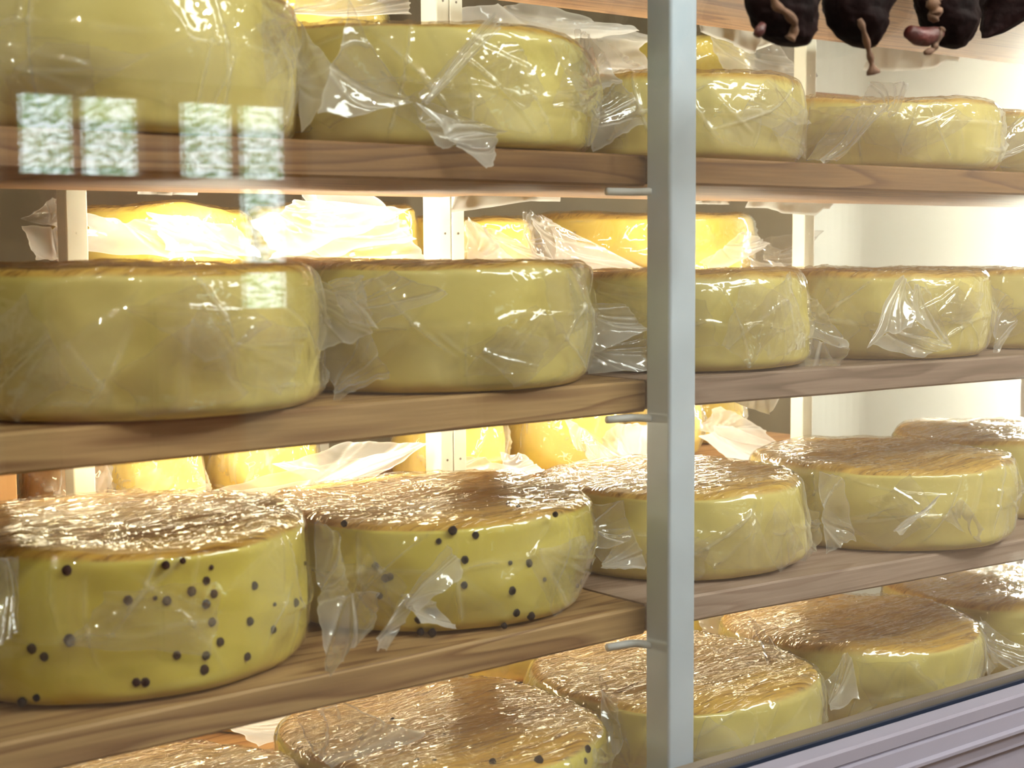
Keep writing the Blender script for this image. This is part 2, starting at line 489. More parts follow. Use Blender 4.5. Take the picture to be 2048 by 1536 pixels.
    tw = 0.0018*ridged(qa*9, (qb+wob)*70, seed, seed+11, 2) + 0.0008*fbm(qa*60, (qb+wob)*160, seed, seed+12, 2) + 0.0014*ridged(qa*5+3, (qb+wob)*18, seed, seed+14, 1)
    droop = fbm(px_*9+seed*3.1, py_*9, 0, seed+2)*0.0042*(pr2[:, 2] == 2)[:, None]
    zz = zz + topm*np.maximum(tw-.0006, 0) + droop + sag*(r*kx/R)*(zz/H)
    V = np.stack([r*kx, r*ky, zz], -1).reshape(-1, 3)
    V[:, 2] = np.maximum(V[:, 2], 0.0004)
    F = lathe(pr2, nth2)
    w = mesh_obj('plastic_wrap', V, F, film or M['film'], root)
    w.data.materials.append(film_top or M['film_top'])
    if len(w.data.vertices) == len(V): set_haze(w, hz)
    mi = (np.repeat(pr2[:-1, 2] == 2, nth2)).astype(np.int32)
    if len(w.data.polygons) == len(mi): w.data.polygons.foreach_set('material_index', mi)
    return root


def wrap_folds(root, R, H, seed, n=5):
    """loose layers of film lying over the side that faces the shop"""
    rng = random.Random(seed*3+1)
    th0 = math.atan2(-root.location.y, -root.location.x) % (2*PI)
    for k in range(n):
        t = th0 + rng.uniform(-1.15, 1.15); s0 = t*R; z0 = H*rng.uniform(.25, .75)
        a0 = rng.uniform(0, 6.3); q = []
        for j in range(4):
            a = a0+j*PI/2+rng.uniform(-.45, .45); rr = rng.uniform(.025, .065)
            q.append((s0+rr*1.25*math.cos(a), 0.0, min(max(z0+rr*math.sin(a), .004), H-.003)))
        V, F, h = patch(q, nu=36, nv=36, amp=.0012, seed=seed+k*11, folds=3, fold=.0022, bulge=0.0, rag=.06)
        dd = V[:, 1]; th = V[:, 0]/R; z = V[:, 2]
        lump = fbm(np.cos(th)*1.4+seed, np.sin(th)*1.4, z*12, seed)*0.0055
        r = R + 0.0075 + 0.004*np.sin(PI*np.clip((z-.017)/(H-.03), 0, 1)) + lump + np.abs(dd)
        P3 = np.stack([r*np.cos(th), r*np.sin(th), z], -1)
        set_haze(mesh_obj('wrap_fold', P3, F, M['fold'], root), h*.5)


def flap(root, pts, Y, seed, mat='flap', name='bag_end', **kw):
    for k, p in enumerate(pts):
        sheets(name, px_quad(p, Y), M[mat], root, tuple(root.location), seed+k*7, **kw)


GF = 'plastic-wrapped cheese wheels on the front shelves'
Z5, Z4, Z3, Z2, Z1 = -0.637, -0.384, -0.140, 0.098, 0.347
W = {}
# ---- second shelf from the bottom
W['4a'] = make_wheel(0.602, 1.389, -0.388, 0.181, 0.130, 'thick peppercorn cheese wheel nearest the camera, at the left end of its shelf', M['pepper_cheese'], 11, GF, seam=0.45)
W['4b'] = make_wheel(0.967, 1.385, Z4, 0.177, 0.112, 'peppercorn cheese wheel with dark-streaked top, between the nearest peppercorn wheel and the silver post', M['pepper_cheese'], 23, GF, seam=0.6, topdir=0.0)
W['4c'] = make_wheel(1.335, 1.378, -0.3852, 0.163, 0.102, 'plain pale cheese wheel partly behind the silver post, beside the peppercorn wheels', M['cheese'], 31, GF, topdir=-.15)
W['4d'] = make_wheel(1.705, 1.345, -0.3912, 0.175, 0.106, 'plain cheese wheel overhanging the grey board right of the silver post, pale streaked top', M['cheese'], 47, GF, topdir=.05)
W['4e'] = make_wheel(2.075, 1.40, -0.3975, 0.172, 0.110, 'pale-topped cheese wheel cut by the right edge of the picture, behind the overhanging wheel', M['cheese'], 53, GF)
# ---- third shelf from the bottom
W['3a'] = make_wheel(0.598, 1.340, -0.141, 0.174, 0.126, 'cheese wheel at the left end of the middle shelf, with window reflections across it', M['cheese'], 61, GF, seam=0.12)
W['3b'] = make_wheel(0.953, 1.358, Z3, 0.175, 0.126, 'cheese wheel second from the left on the middle shelf, directly above the dark-streaked peppercorn wheel', M['cheese'], 73, GF, seam=0.55)
W['3c'] = make_wheel(1.310, 1.362, Z3, 0.165, 0.109, 'smooth cheese wheel half hidden by the silver post on the middle shelf', M['cheese'], 83, GF, seam=0.5, creases=8)
W['3d'] = make_wheel(1.680, 1.352, -0.1440, 0.160, 0.109, 'cheese wheel with a star-shaped bag fold on its front, right part of the middle shelf', M['cheese'], 97, GF)
W['3e'] = make_wheel(2.035, 1.37, -0.1470, 0.170, 0.109, 'cheese wheel cut by the right edge of the picture on the middle shelf', M['cheese'], 101, GF)
# ---- fourth shelf from the bottom
W['2a'] = make_wheel(0.585, 1.36, Z2, 0.178, 0.128, 'big cheese wheel in the upper left corner, above the window reflections', M['cheese'], 113, GF, seam=0.6, creases=16)
W['2b'] = make_wheel(0.955, 1.372, Z2, 0.178, 0.118, 'cheese wheel with a knotted, cross-creased bag, upper shelf left of the silver post', M['cheese'], 127, GF, seam=0.5, sag=-0.006)
W['2c'] = make_wheel(1.315, 1.375, Z2, 0.165, 0.095, 'upper-shelf cheese wheel just right of the silver post, with a white seam band', M['cheese'], 131, GF, seam=0.5)
W['2d'] = make_wheel(1.690, 1.36, Z2-.0010, 0.168, 0.088, 'pale greenish cheese wheel below the hanging sausages with a bag corner pointing up', M['cheese'], 149, GF, seam=0.6)
W['2e'] = make_wheel(2.055, 1.37, Z2-.0018, 0.170, 0.090, 'cheese wheel at the right edge of the picture on the upper shelf', M['cheese'], 151, GF)
# ---- bottom shelf
W['5a'] = make_wheel(0.615, 1.39, Z5, 0.175, 0.105, 'cheese wheel at the bottom edge of the picture, only its golden top in view', M['cheese'], 163, GF)
W['5b'] = make_wheel(0.975, 1.375, Z5, 0.180, 0.110, 'peppercorn cheese wheel on the bottom shelf with a glossy brown top', M['pepper_cheese'], 173, GF, creases=14)
W['5c'] = make_wheel(1.340, 1.380, Z5, 0.180, 0.108, 'cheese wheel on the bottom shelf partly behind the foot of the silver post', M['cheese'], 181, GF)
W['5d'] = make_wheel(1.705, 1.40, Z5, 0.180, 0.108, 'cheese wheel on the bottom shelf above the white window frame, glossy streaked top', M['cheese'], 191, GF)
W['5e'] = make_wheel(2.075, 1.40, Z5, 0.178, 0.108, 'cheese wheel in the lower right corner behind the white window frame', M['cheese'], 199, GF)


SIZES = {'4a': (.181, .130, 11), '4b': (.177, .112, 23), '4c': (.163, .102, 31), '4d': (.175, .106, 47), '4e': (.172, .110, 53), '3a': (.174, .126, 61), '3b': (.175, .126, 73), '3c': (.165, .109, 83),
         '3d': (.160, .109, 97), '3e': (.170, .109, 101), '2a': (.178, .128, 113), '2b': (.178, .118, 127), '2c': (.165, .095, 131), '2d': (.168, .088, 149), '2e': (.170, .090, 151), '5b': (.180, .110, 173), '5c': (.180, .108, 181), '5d': (.180, .108, 191), '5e': (.178, .108, 199)}
for k_, (r_, h_, s_) in SIZES.items():
    wrap_folds(W[k_], r_, h_, s_, 6 if k_ in ('3a', '2a', '2b', '3b') else 2 if k_ in ('4a', '4b') else 4)


# peppercorns sitting in the side of a wheel
def on_side(u, v, w, R, H):
    d = rt*((u-CXP)/F_PX) - up*((v-CYP)/F_PX) + fw
    cx_, cy_ = w.location.x, w.location.y
    a = d[0]**2+d[1]**2; b = -2*(d[0]*cx_+d[1]*cy_); c = cx_**2+cy_**2-R*R
    D = b*b-4*a*c
    if D < 0: return None
    k = (-b-math.sqrt(D))/(2*a); p = d*k; p[2] += CAMZ
    if p[2] > w.location.z+H-0.002:
        k = (w.location.z+H-CAMZ)/d[2]; p = d*k; p[2] += CAMZ
    return p


corn = None
SEED = {'4a': 11, '4b': 23, '5b': 173}
def peppercorns(key, R, H, pts, off):
    global corn
    w = W[key]
    rng = random.Random(hash(key) & 7 if False else len(pts))
    for q in pts:
        u, v = off[0]+q[0]/2.324, off[1]+q[1]/2.324
        p = on_side(u, v, w, R, H)
        if p is None: continue
        size = (0.0042 if len(q) < 3 else q[2])*rng.uniform(.9, 1.12)
        lx, ly, lz = p[0]-w.location.x, p[1]-w.location.y, p[2]-w.location.z
        rad_ = math.hypot(lx, ly)
        if lz < H-.012 and rad_ > R-.012:
            sd = SEED[key]; cr, sr = lx/rad_, ly/rad_
            rb = R-.0015+.003*math.sin(PI*min(max((lz-.014)/(H-.028), 0), 1))+float(fbm(cr*1.4+sd, sr*1.4, lz*12, sd))*.0055 - .62*size
            p[0], p[1] = w.location.x+cr*rb, w.location.y+sr*rb
        if corn is None:
            V, F = [], []
            nn, mm = 12, 8
            for i in range(mm+1):
                for j in range(nn):
                    a, b = PI*i/mm, 2*PI*j/nn
                    rr = 1+0.10*float(vnoise(3*math.sin(a)*math.cos(b), 3*math.sin(a)*math.sin(b), 3*math.cos(a), 3))
                    V.append((rr*math.sin(a)*math.cos(b), rr*math.sin(a)*math.sin(b), rr*math.cos(a)))
            for i in range(mm):
                for j in range(nn): F.append((i*nn+j, i*nn+(j+1) % nn, (i+1)*nn+(j+1) % nn, (i+1)*nn+j))
            corn = mesh_obj('peppercorn', V, F, M['pepper'], w.children[0])
            o = corn
        else:
            o = corn.copy(); COL.objects.link(o); o.parent = w.children[0]
        o.location = Vector(p)-w.location; o.scale = (size, size, size)


peppercorns('4a', 0.1845, 0.130, [(298, 628, .0052), (770, 593), (850, 573, .003), (995, 607, .0022), (975, 670), (903, 720, .005), (1007, 730), (970, 778), (1190, 690), (597, 762), (785, 765), (728, 752, .0022), (1370, 767), (1000, 862), (1168, 855), (1275, 893, .0034), (1272, 775, .002), (320, 945, .0062), (145, 983), (204, 1020), (830, 1017), (1033, 953), (966, 1017), (960, 1083), (1158, 1020), (635, 1142), (678, 1142), (105, 1228), (172, 1208, .003), (1420, 585, .002), (1490, 610, .003)], (0, 875))
peppercorns('4b', 0.1805, 0.112, [(205, 400, .0034), (645, 482, .003), (710, 432), (818, 455), (1187, 357, .0034), (970, 308, .0026), (1015, 322, .0026), (355, 595), (398, 652), (420, 645), (370, 735, .0034), (765, 567), (760, 683), (980, 583, .0022), (1068, 585), (1135, 660, .0026), (982, 710), (1305, 690, .0026), (1328, 672, .003), (1015, 817), (1088, 833), (600, 808), (628, 815), (550, 850), (560, 908), (615, 912), (960, 880, .0034)], (600, 875))
peppercorns('5b', 0.1815, 0.110, [(288, 1402, .0036), (670, 1388, .003), (430, 1315, .003), (1280, 1360, .0036), (545, 1508), (625, 1508, .0034), (895, 1508), (1110, 1500, .005), (1335, 1448), (1437, 1455, .0034), (1315, 1503)], (600, 875))

# loose bag ends between the wheels
flap(W['3a'], [[(585, 548), (700, 560), (742, 665), (628, 690)], [(640, 650), (742, 660), (772, 760), (660, 812)]], [1.30, 1.22, 1.21, 1.24], 1)
flap(W['3b'], [[(640, 585), (790, 540), (892, 592), (735, 652)], [(652, 560), (720, 545), (740, 650), (690, 640)]], [1.27, 1.19, 1.175, 1.20], 5)
flap(W['3b'], [[(1168, 600), (1250, 610), (1300, 660), (1190, 700)], [(1170, 690), (1290, 650), (1300, 740), (1165, 748)]], [1.27, 1.26, 1.25, 1.25], 9)
flap(W['3c'], [[(1596, 562), (1640, 605), (1702, 695), (1592, 672)], [(1588, 660), (1700, 690), (1682, 728), (1572, 740)]], [1.29, 1.24, 1.21, 1.22], 13)
flap(W['3d'], [[(1790, 555), (1832, 562), (1826, 650), (1738, 690)], [(1738, 690), (1822, 640), (1902, 690), (1846, 716)], [(1826, 570), (1850, 566), (1905, 690), (1826, 640)]], [1.185, 1.185, 1.17, 1.175], 17, bulge=0.006)
flap(W['3d'], [[(1978, 560), (2026, 600), (2036, 650), (1986, 712)]], [1.28, 1.25, 1.25, 1.25], 21)
flap(W['2b'], [[(700, 20), (812, 190), (830, 205), (640, 240)], [(830, 195), (985, 30), (1000, 60), (850, 215)], [(815, 190), (850, 200), (1002, 262), (880, 300)]], [1.19, 1.18, 1.18, 1.185], 25, bulge=0.005)
flap(W['2b'], [[(836, 210), (990, 265), (998, 275), (985, 342)]], [1.185, 1.175, 1.17, 1.16], 27, mat='flap_white', bulge=0.004)
flap(W['2b'], [[(588, 40), (640, 95), (690, 180), (600, 285)]], [1.30, 1.25, 1.22, 1.24], 29)
flap(W['2b'], [[(1150, 60), (1182, 70), (1245, 165), (1165, 200)], [(1150, 190), (1245, 160), (1300, 250), (1190, 302)]], [1.30, 1.28, 1.27, 1.25], 33)
flap(W['2c'], [[(1560, 150), (1590, 170), (1622, 245), (1570, 250)], [(1560, 240), (1620, 240), (1600, 315), (1528, 325)]], [1.30, 1.28, 1.24, 1.24], 37)
flap(W['2d'], [[(1715, 205), (1740, 165), (1818, 168), (1785, 240)], [(1612, 318), (1700, 215), (1785, 210), (1665, 332)]], [1.25, 1.20, 1.18, 1.18], 41, bulge=0.012)
flap(W['2d'], [[(1985, 270), (2060, 228), (2060, 300), (1940, 345)]], [1.24, 1.22, 1.21, 1.21], 45)
flap(W['4a'], [[(628, 1050), (672, 1060), (706, 1190), (640, 1220)], [(640, 1200), (765, 1190), (742, 1262), (648, 1365)]], [1.26, 1.22, 1.175, 1.20], 49)
flap(W['4a'], [[(-30, 1095), (32, 1110), (40, 1255), (-30, 1290)]], [1.26, 1.22, 1.21, 1.22], 51)
flap(W['4b'], [[(806, 1200), (900, 1078), (925, 1150), (830, 1225)], [(800, 1190), (862, 1192), (912, 1256), (842, 1246)], [(800, 1196), (832, 1200), (772, 1302), (752, 1300)]], [1.20, 1.19, 1.185, 1.17], 55, bulge=0.004)
flap(W['4b'], [[(1180, 1010), (1245, 1000), (1260, 1080), (1192, 1100)], [(1180, 1100), (1262, 1060), (1290, 1140), (1200, 1135)]], [1.30, 1.27, 1.27, 1.27], 59)
flap(W['4c'], [[(1585, 1015), (1636, 1022), (1645, 1080), (1600, 1150)]], [1.32, 1.27, 1.25, 1.26], 63, mat='flap')
flap(W['4d'], [[(1775, 1058), (1850, 1032), (1882, 992), (1800, 1070)], [(1640, 945), (1690, 960), (1710, 1080), (1650, 1110)]], [1.168, 1.16, 1.16, 1.165], 67, bulge=0.004)
flap(W['4d'], [[(1890, 1040), (1930, 1000), (1970, 1060), (1960, 1085)]], [1.17, 1.165, 1.165, 1.168], 69, bulge=0.004)
flap(W['5b'], [[(596, 1440), (680, 1400), (850, 1470), (660, 1545)]], [1.32, 1.28, 1.20, 1.24], 71)
flap(W['5b'], [[(1195, 1355), (1232, 1385), (1245, 1480), (1215, 1545)]], [1.33, 1.30, 1.28, 1.28], 73)
flap(W['5c'], [[(1492, 1228), (1560, 1300), (1640, 1440), (1560, 1390)], [(1560, 1330), (1600, 1330), (1622, 1420), (1590, 1470)]], [1.40, 1.32, 1.24, 1.26], 77)
flap(W['5d'], [[(1400, 1232), (1490, 1228), (1545, 1320), (1420, 1300)]], [1.55, 1.54, 1.44, 1.5], 79, mat='flap_white')
flap(W['5d'], [[(1650, 1360), (1700, 1300), (1720, 1400), (1660, 1420)], [(1960, 1230), (1990, 1260), (1995, 1330), (1975, 1350)]], [1.26, 1.25, 1.22, 1.23], 81)
flap(W['5e'], [[(1900, 1215), (2060, 1300), (2060, 1360), (1990, 1330)]], [1.34, 1.26, 1.24, 1.26], 83)


# ------------------------------------------------------------------ shelf boards
def board(x0, x1, y0, y1, z0, z1, th, label, mat, group, seed, yaw=0.0):
    """a plank whose top runs from height z0 (left) to z1 (right); yaw brings the right end forward"""
    rng = random.Random(seed)
    nx = 40
    V, F = [], []
    prof = [(y0, -th), (y0, 0), ((y0+y1)/2, 0.0), (y1, 0), (y1, -th), ((y0+y1)/2, -th)]
    r_ = 0.0025
    prof = [(y0+r_, -th), (y0, -th+r_), (y0, -r_), (y0+r_, 0), ((y0+y1)/2, 0), (y1-r_, 0), (y1, -r_), (y1, -th+r_), (y1-r_, -th), ((y0+y1)/2, -th)]
    n = len(prof)
    for i in range(nx+1):
        t = i/nx; x = x0+(x1-x0)*t
        zc = z0+(z1-z0)*t
        for (y, dz) in prof:
            wv = 0.0008*float(vnoise(x*7, y*9, dz*60, seed))
            V.append((x, y-yaw*(x-x0)+wv, zc+dz+CAMZ+wv*.5*(1 if dz < -0.01 else 0)))
    for i in range(nx):
        for k in range(n): F.append((i*n+k, i*n+(k+1) % n, (i+1)*n+(k+1) % n, (i+1)*n+k))
    F.append(tuple(range(n))); F.append(tuple(range(nx*n, nx*n+n))[::-1])
    o = mesh_obj('shelf_board', V, F, mat, None, False, (x0, y0, z0+CAMZ))
    return tag(o, label, 'shelf', group)


GB = 'wooden boards of the front shelves'
YF, YR = 1.197, 1.575
XL, XJ, XR = -0.20, 1.120, 2.46
board(XL, XJ, YF, YR, -0.398, Z4-.001, .032, 'pale pine board under the two large peppercorn wheels', M['board_light'], GB, 1)
board(XJ+.006, XR, YF+.006, YR, Z4-.001, -0.408, .030, 'greyish board right of the silver post under the overhanging wheel', M['board_pale'], GB, 2, .016)
board(XL, XJ, YF, YR, -0.1445, Z3-.001, .034, 'pine board of the middle shelf left of the silver post', M['board_light'], GB, 3)
board(XJ+.006, XR, YF+.003, YR, Z3-.001, -0.1525, .032, 'grey-brown board of the middle shelf right of the silver post', M['board_grey'], GB, 4, .010)
board(XL, XJ, YF, YR, Z2, Z2-.001, .033, 'reddish pine board under the upper left wheels, crossed by the window reflections', M['board'], GB, 5)
board(XJ+.006, XR, YF, YR, Z2-.001, Z2-.003, .030, 'reddish board right of the silver post under the pale greenish wheel', M['board'], GB, 6)
board(XL, XJ, YF, YR, Z1, Z1, .033, 'top board left of the silver post, only its underside in view', M['board'], GB, 7)
board(XJ+.006, XR, YF, YR, Z1, Z1-.004, .033, 'top board behind the hanging sausages, only its underside in view', M['board'], GB, 8)
board(XL, XJ, YF, YR, Z5-.001, Z5-.001, .033, 'lowest board left of the silver post under the bottom peppercorn wheel', M['board'], GB, 9)
board(XJ+.006, XR, YF, YR, Z5-.001, Z5-.001, .033, 'lowest board right of the silver post above the white window frame', M['board'], GB, 10)

# uprights
front = empty('shelf_upright', (1.130, 1.168, 0.0), 'silver square post at the front between left and right shelves', 'post', 'shelf uprights')
MB().box((-.0195, -.0185, 0.0), (.0195, .0185, 2.02)).build('post', M['post_silver'], front, bevel=0.004, seg=3)
for zb in (Z1, Z2, Z3, Z4, Z5):
    for sx in (-1, 1):
        MB().tube([(sx*.017, 0.010, zb-.040+CAMZ), (sx*.022, 0.026, zb-.040+CAMZ), (sx*.030, .031, zb-.040+CAMZ), (sx*.060, 0.034, zb-.040+CAMZ)], 0.0042, 10).build('shelf_bracket', M['white'], front, True)
for (x, w, lab) in ((0.6815, .0130, 'cream upright behind the left cheeses of the middle shelf'), (1.195, .0213, 'broad cream upright in the middle, its left face lit white by the lamp'), (1.901, .0125, 'cream upright right of the silver post in front of the pale wall')):
    up_ = empty('shelf_upright', (x, 1.665, 0.0), lab, 'post', 'shelf uprights')
    if w > .015:
        MB().box((-w, -.016, 0.0), (-.0004, .020, 2.02)).build('post', M['post_cream'], up_, bevel=0.002)
        MB().box((.0004, -.016, 0.0), (w, .020, 2.02)).build('post', M['post_cream'], up_, bevel=0.002)
    else:
        MB().box((-w, -.016, 0.0), (w, .010, 2.02)).build('post', M['post_cream'], up_, bevel=0.002)
    pst = up_.children[0]
    ph_ = None
    for k in range(26):
        for sx in ((-w*.5, w*.5) if w > .015 else (0.0,)):
            if ph_ is None:
                ph_ = MB().tube([(0, -.0155, 0), (0, -.0166, 0)], .0016, 8).build('peg_hole', M['post_cream'] if w < .015 else M['spacer'], pst); q = ph_
            else:
                q = ph_.copy(); COL.objects.link(q); q.parent = pst
            q.location = (sx, 0, .62+k*.05)

# ------------------------------------------------------------------ rear rack
GR = 'cheeses on the rear rack'
R3, R4, R2, R5 = -0.045, -0.345, 0.262, -0.655
GB2 = 'boards of the rear rack'
for k, (zb, lab) in enumerate(((R2, 'rear rack board just below the top boards, behind the upper cheeses'), (R3, 'rear rack board behind the middle shelf, carrying the bright yellow wheels'), (R4, 'rear rack board behind the peppercorn wheels, orange wood end in view'), (R5, 'lowest rear rack board, behind the bottom wheels'))):
    board(0.30, 2.15, 1.755, 2.15, zb-.001, zb-.001, .03, lab, M['board_rear'], GB2, 20+k)
for k, (x, y) in enumerate(((0.335, 2.175), (1.30, 2.175), (2.12, 2.175))):
    o = MB().box((-.015, -.012, 0), (.015, .012, 1.95)).build('shelf_upright', M['post_cream'], None, bevel=.002)
    o.location = (x, y, 0); tag(o, ('cream upright at the back of the rear rack, left end', 'cream upright at the back of the rear rack, middle', 'cream upright at the back of the rear rack, right end')[k], 'post', 'shelf uprights')
rc = dict(lite=True, creases=12, seam=0)
RR = {}
def rear(key, X, Y, z, R, H, label, seed, mat='rear_cheese'):
    RR[key] = make_wheel(X, Y, z, R, H, label, M[mat], seed, GR, **rc)
rear('A', 0.895, 1.92, R3, 0.125, 0.100, 'rear cheese wheel left of the lamp seen through the gap under the window reflections', 201)
rear('B', 1.175, 1.92, R3, 0.118, 0.108, 'rear cheese wheel directly left of the broad cream upright, washed out by the lamp', 205)
rear('C', 1.398, 1.9, R3, 0.098, 0.090, 'rear cheese wheel directly right of the broad cream upright under white film', 209)
rear('D', 1.815, 1.945, R3, 0.192, 0.098, 'bright yellow rear cheese wheel seen both sides of the silver post at middle height', 213)
rear('E', 0.857, 1.86, R4, 0.063, 0.105, 'yellow rear cheese in the low gap right of the left cream upright', 217)
rear('F', 1.035, 1.88, R4, 0.075, 0.105, 'tan rear cheese half under white bags in the low gap above the left peppercorn wheel', 221)
rear('G', 1.35, 1.88, R4, 0.08, 0.100, 'yellow rear cheese in the low gap touching the broad cream upright', 225)
rear('H', 1.56, 1.86, R4, 0.09, 0.118, 'deep yellow rear cheese block under the end of the middle board', 229)
rear('I', 1.775, 1.86, R4, 0.065, 0.095, 'rear cheese in crumpled white film behind the silver post', 233)
rear('J', 1.965, 1.95, R4, 0.065, 0.120, 'rear cheese half covered by a crumpled wrapper right of the silver post', 237)
rear('K', 1.88, 1.95, R2, 0.135, 0.085, 'pale yellow rear cheese at the top right of the silver post', 241)
rear('L', 1.515, 1.92, R2, 0.105, 0.085, 'rear cheese under white bags at the top left of the silver post', 245)
rear('N', 1.080, 1.950, R2, 0.178, 0.085, 'rear cheese at the top edge of the picture left of the broad cream upright', 249)
rear('O', 0.737, 1.85, R4, 0.048, 0.105, 'brown-looking rear cheese in film between the carton and the left cream upright', 253, 'brown_cheese')

rear('S', 0.72, 1.945, R5, 0.170, 0.095, 'rear cheese in the lowest gap, far left behind the bottom wheels', 257)
rear('T', 1.085, 1.945, R5, 0.170, 0.095, 'rear cheese in the lowest gap behind the bottom peppercorn wheel', 261)
rear('U', 1.45, 1.945, R5, 0.170, 0.095, 'rear cheese in the lowest gap behind the silver post', 265)
rear('V', 1.82, 1.945, R5, 0.170, 0.095, 'rear cheese in the lowest gap behind the glossy streaked bottom wheel', 269)
flap(RR['S'], [[(430, 1450), (620, 1395), (660, 1440), (520, 1490)], [(560, 1420), (700, 1385), (720, 1420), (610, 1450)]], [1.72, 1.70, 1.64, 1.66], 151, mat='flap_white', bulge=.01)
flap(RR['A'], [[(40, 440), (100, 396), (165, 420), (165, 470)], [(42, 450), (165, 455), (170, 525), (75, 520)]], [1.76, 1.72, 1.70, 1.70], 91, bulge=.02)
flap(RR['A'], [[(160, 425), (335, 445), (500, 520), (165, 500)], [(300, 430), (470, 450), (520, 515), (330, 500)]], [1.75, 1.74, 1.70, 1.72], 95, mat='flap_white')
flap(RR['B'], [[(495, 440), (600, 400), (830, 420), (560, 520)], [(600, 380), (740, 385), (835, 480), (640, 515)], [(640, 450), (820, 440), (830, 520), (500, 520)]], [1.755, 1.72, 1.68, 1.70], 99, mat='flap_white', bulge=.02)
flap(RR['C'], [[(935, 445), (1000, 460), (1150, 540), (930, 545)], [(915, 455), (945, 442), (1050, 540), (915, 540)]], [1.74, 1.73, 1.68, 1.69], 103, mat='flap_white')
flap(RR['D'], [[(1046, 420), (1062, 422), (1120, 545), (1060, 500)], [(1060, 422), (1100, 440), (1300, 545), (1110, 545)], [(1100, 450), (1210, 500), (1330, 560), (1120, 552)]], [1.74, 1.73, 1.69, 1.70], 107, bulge=.015)
flap(RR['D'], [[(1400, 525), (1490, 465), (1545, 490), (1420, 550)], [(1490, 468), (1560, 500), (1570, 548), (1500, 548)], [(1520, 480), (1640, 462), (1605, 530), (1545, 540)]], [1.74, 1.72, 1.70, 1.70], 111, bulge=.012, folds=6)
flap(RR['E'], [[(185, 1000), (300, 985), (410, 970), (190, 1045)], [(220, 1010), (255, 985), (260, 1035), (230, 1045)]], [1.75, 1.73, 1.71, 1.72], 115, mat='flap')
flap(RR['F'], [[(400, 1000), (540, 945), (830, 900), (560, 1035)], [(250, 1035), (420, 990), (640, 960), (600, 1030)], [(560, 930), (700, 880), (850, 890), (700, 990)]], [1.73, 1.71, 1.66, 1.66], 119, mat='flap_white', bulge=.02)
flap(RR['G'], [[(880, 915), (960, 915), (1070, 950), (900, 950)], [(1000, 905), (1050, 912), (1085, 945), (1010, 955)]], [1.70, 1.68, 1.64, 1.66], 123, mat='flap_white', bulge=.008)
flap(RR['H'], [[(1155, 850), (1190, 870), (1270, 930), (1180, 925)], [(1130, 835), (1200, 880), (1200, 920), (1150, 900)]], [1.77, 1.75, 1.72, 1.74], 127)
flap(RR['I'], [[(1180, 890), (1240, 850), (1300, 850), (1290, 935)], [(1235, 860), (1300, 840), (1300, 930), (1240, 930)]], [1.77, 1.75, 1.72, 1.73], 131, mat='flap_white', folds=7, amp=.012)
flap(RR['J'], [[(1392, 860), (1440, 810), (1530, 860), (1570, 905)], [(1395, 870), (1450, 850), (1565, 900), (1460, 925)]], [1.79, 1.76, 1.70, 1.71], 135, mat='flap_white', folds=5)
flap(RR['J'], [[(1592, 890), (1640, 878), (1675, 908), (1600, 912)]], [1.66, 1.66, 1.64, 1.64], 137, mat='flap_white')
flap(RR['K'], [[(1420, 60), (1560, 80), (1600, 150), (1440, 150)], [(1540, 90), (1600, 90), (1640, 150), (1570, 180)]], [1.76, 1.72, 1.70, 1.70], 141)
flap(RR['L'], [[(915, 20), (1080, 5), (1290, 60), (950, 120)], [(1060, 20), (1290, 70), (1300, 150), (1090, 120)], [(1160, 60), (1230, 90), (1295, 145), (1180, 150)]], [1.73, 1.70, 1.66, 1.67], 145, mat='flap_white', bulge=.02)
flap(RR['N'], [[(590, -20), (820, -20), (830, 30), (600, 30)]], [1.73, 1.72, 1.70, 1.70], 149, mat='flap_white')


# parchment lying on the boards and hanging over their rear edge
def parchment(u0, u1, zb, shape, label, seed, Yr=1.578):
    """sheet under the cheese; shape gives, along its width, how far it hangs below the board (photo y)"""
    n = 40; nf = 8; nd = 12
    us = np.linspace(u0, u1, n)
    V = []
    tl = np.interp(us, [s[0] for s in shape], [s[1] for s in shape])
    for i, u in enumerate(us):
        p = P(u, tl[i], Y=Yr+0.016)
        drop = max(zb+CAMZ-p[2], 0.036)
        x = p[0]
        for k in range(nf): V.append((x, 1.50+(Yr-1.50)*k/(nf-1), zb+CAMZ+0.0006))
        for k in range(nd):
            a = min((k+1)/3, 1)*PI/2
            if k < 3: V.append((x, Yr+0.004*math.sin(a), zb+CAMZ+0.0006-0.004*(1-math.cos(a))))
            else:
                t = (k-2)/(nd-3)
                V.append((x+0.004*float(vnoise(i*.2, t*2, 0, seed)), Yr+0.004+0.012*t+0.004*float(vnoise(i*.35, t*3, 1, seed)), zb+CAMZ-0.004-(drop-0.004)*t))
    m_ = nf+nd
    F = [(i*m_+k, (i+1)*m_+k, (i+1)*m_+k+1, i*m_+k+1) for i in range(n-1) for k in range(m_-1)]
    o = mesh_obj('parchment_sheet', V, F, M['paper'], None, True, V[0])
    so = o.modifiers.new('solid', 'SOLIDIFY'); so.thickness = 0.0003; so.offset = 1
    return tag(o, label, 'paper', 'parchment sheets under the cheeses')


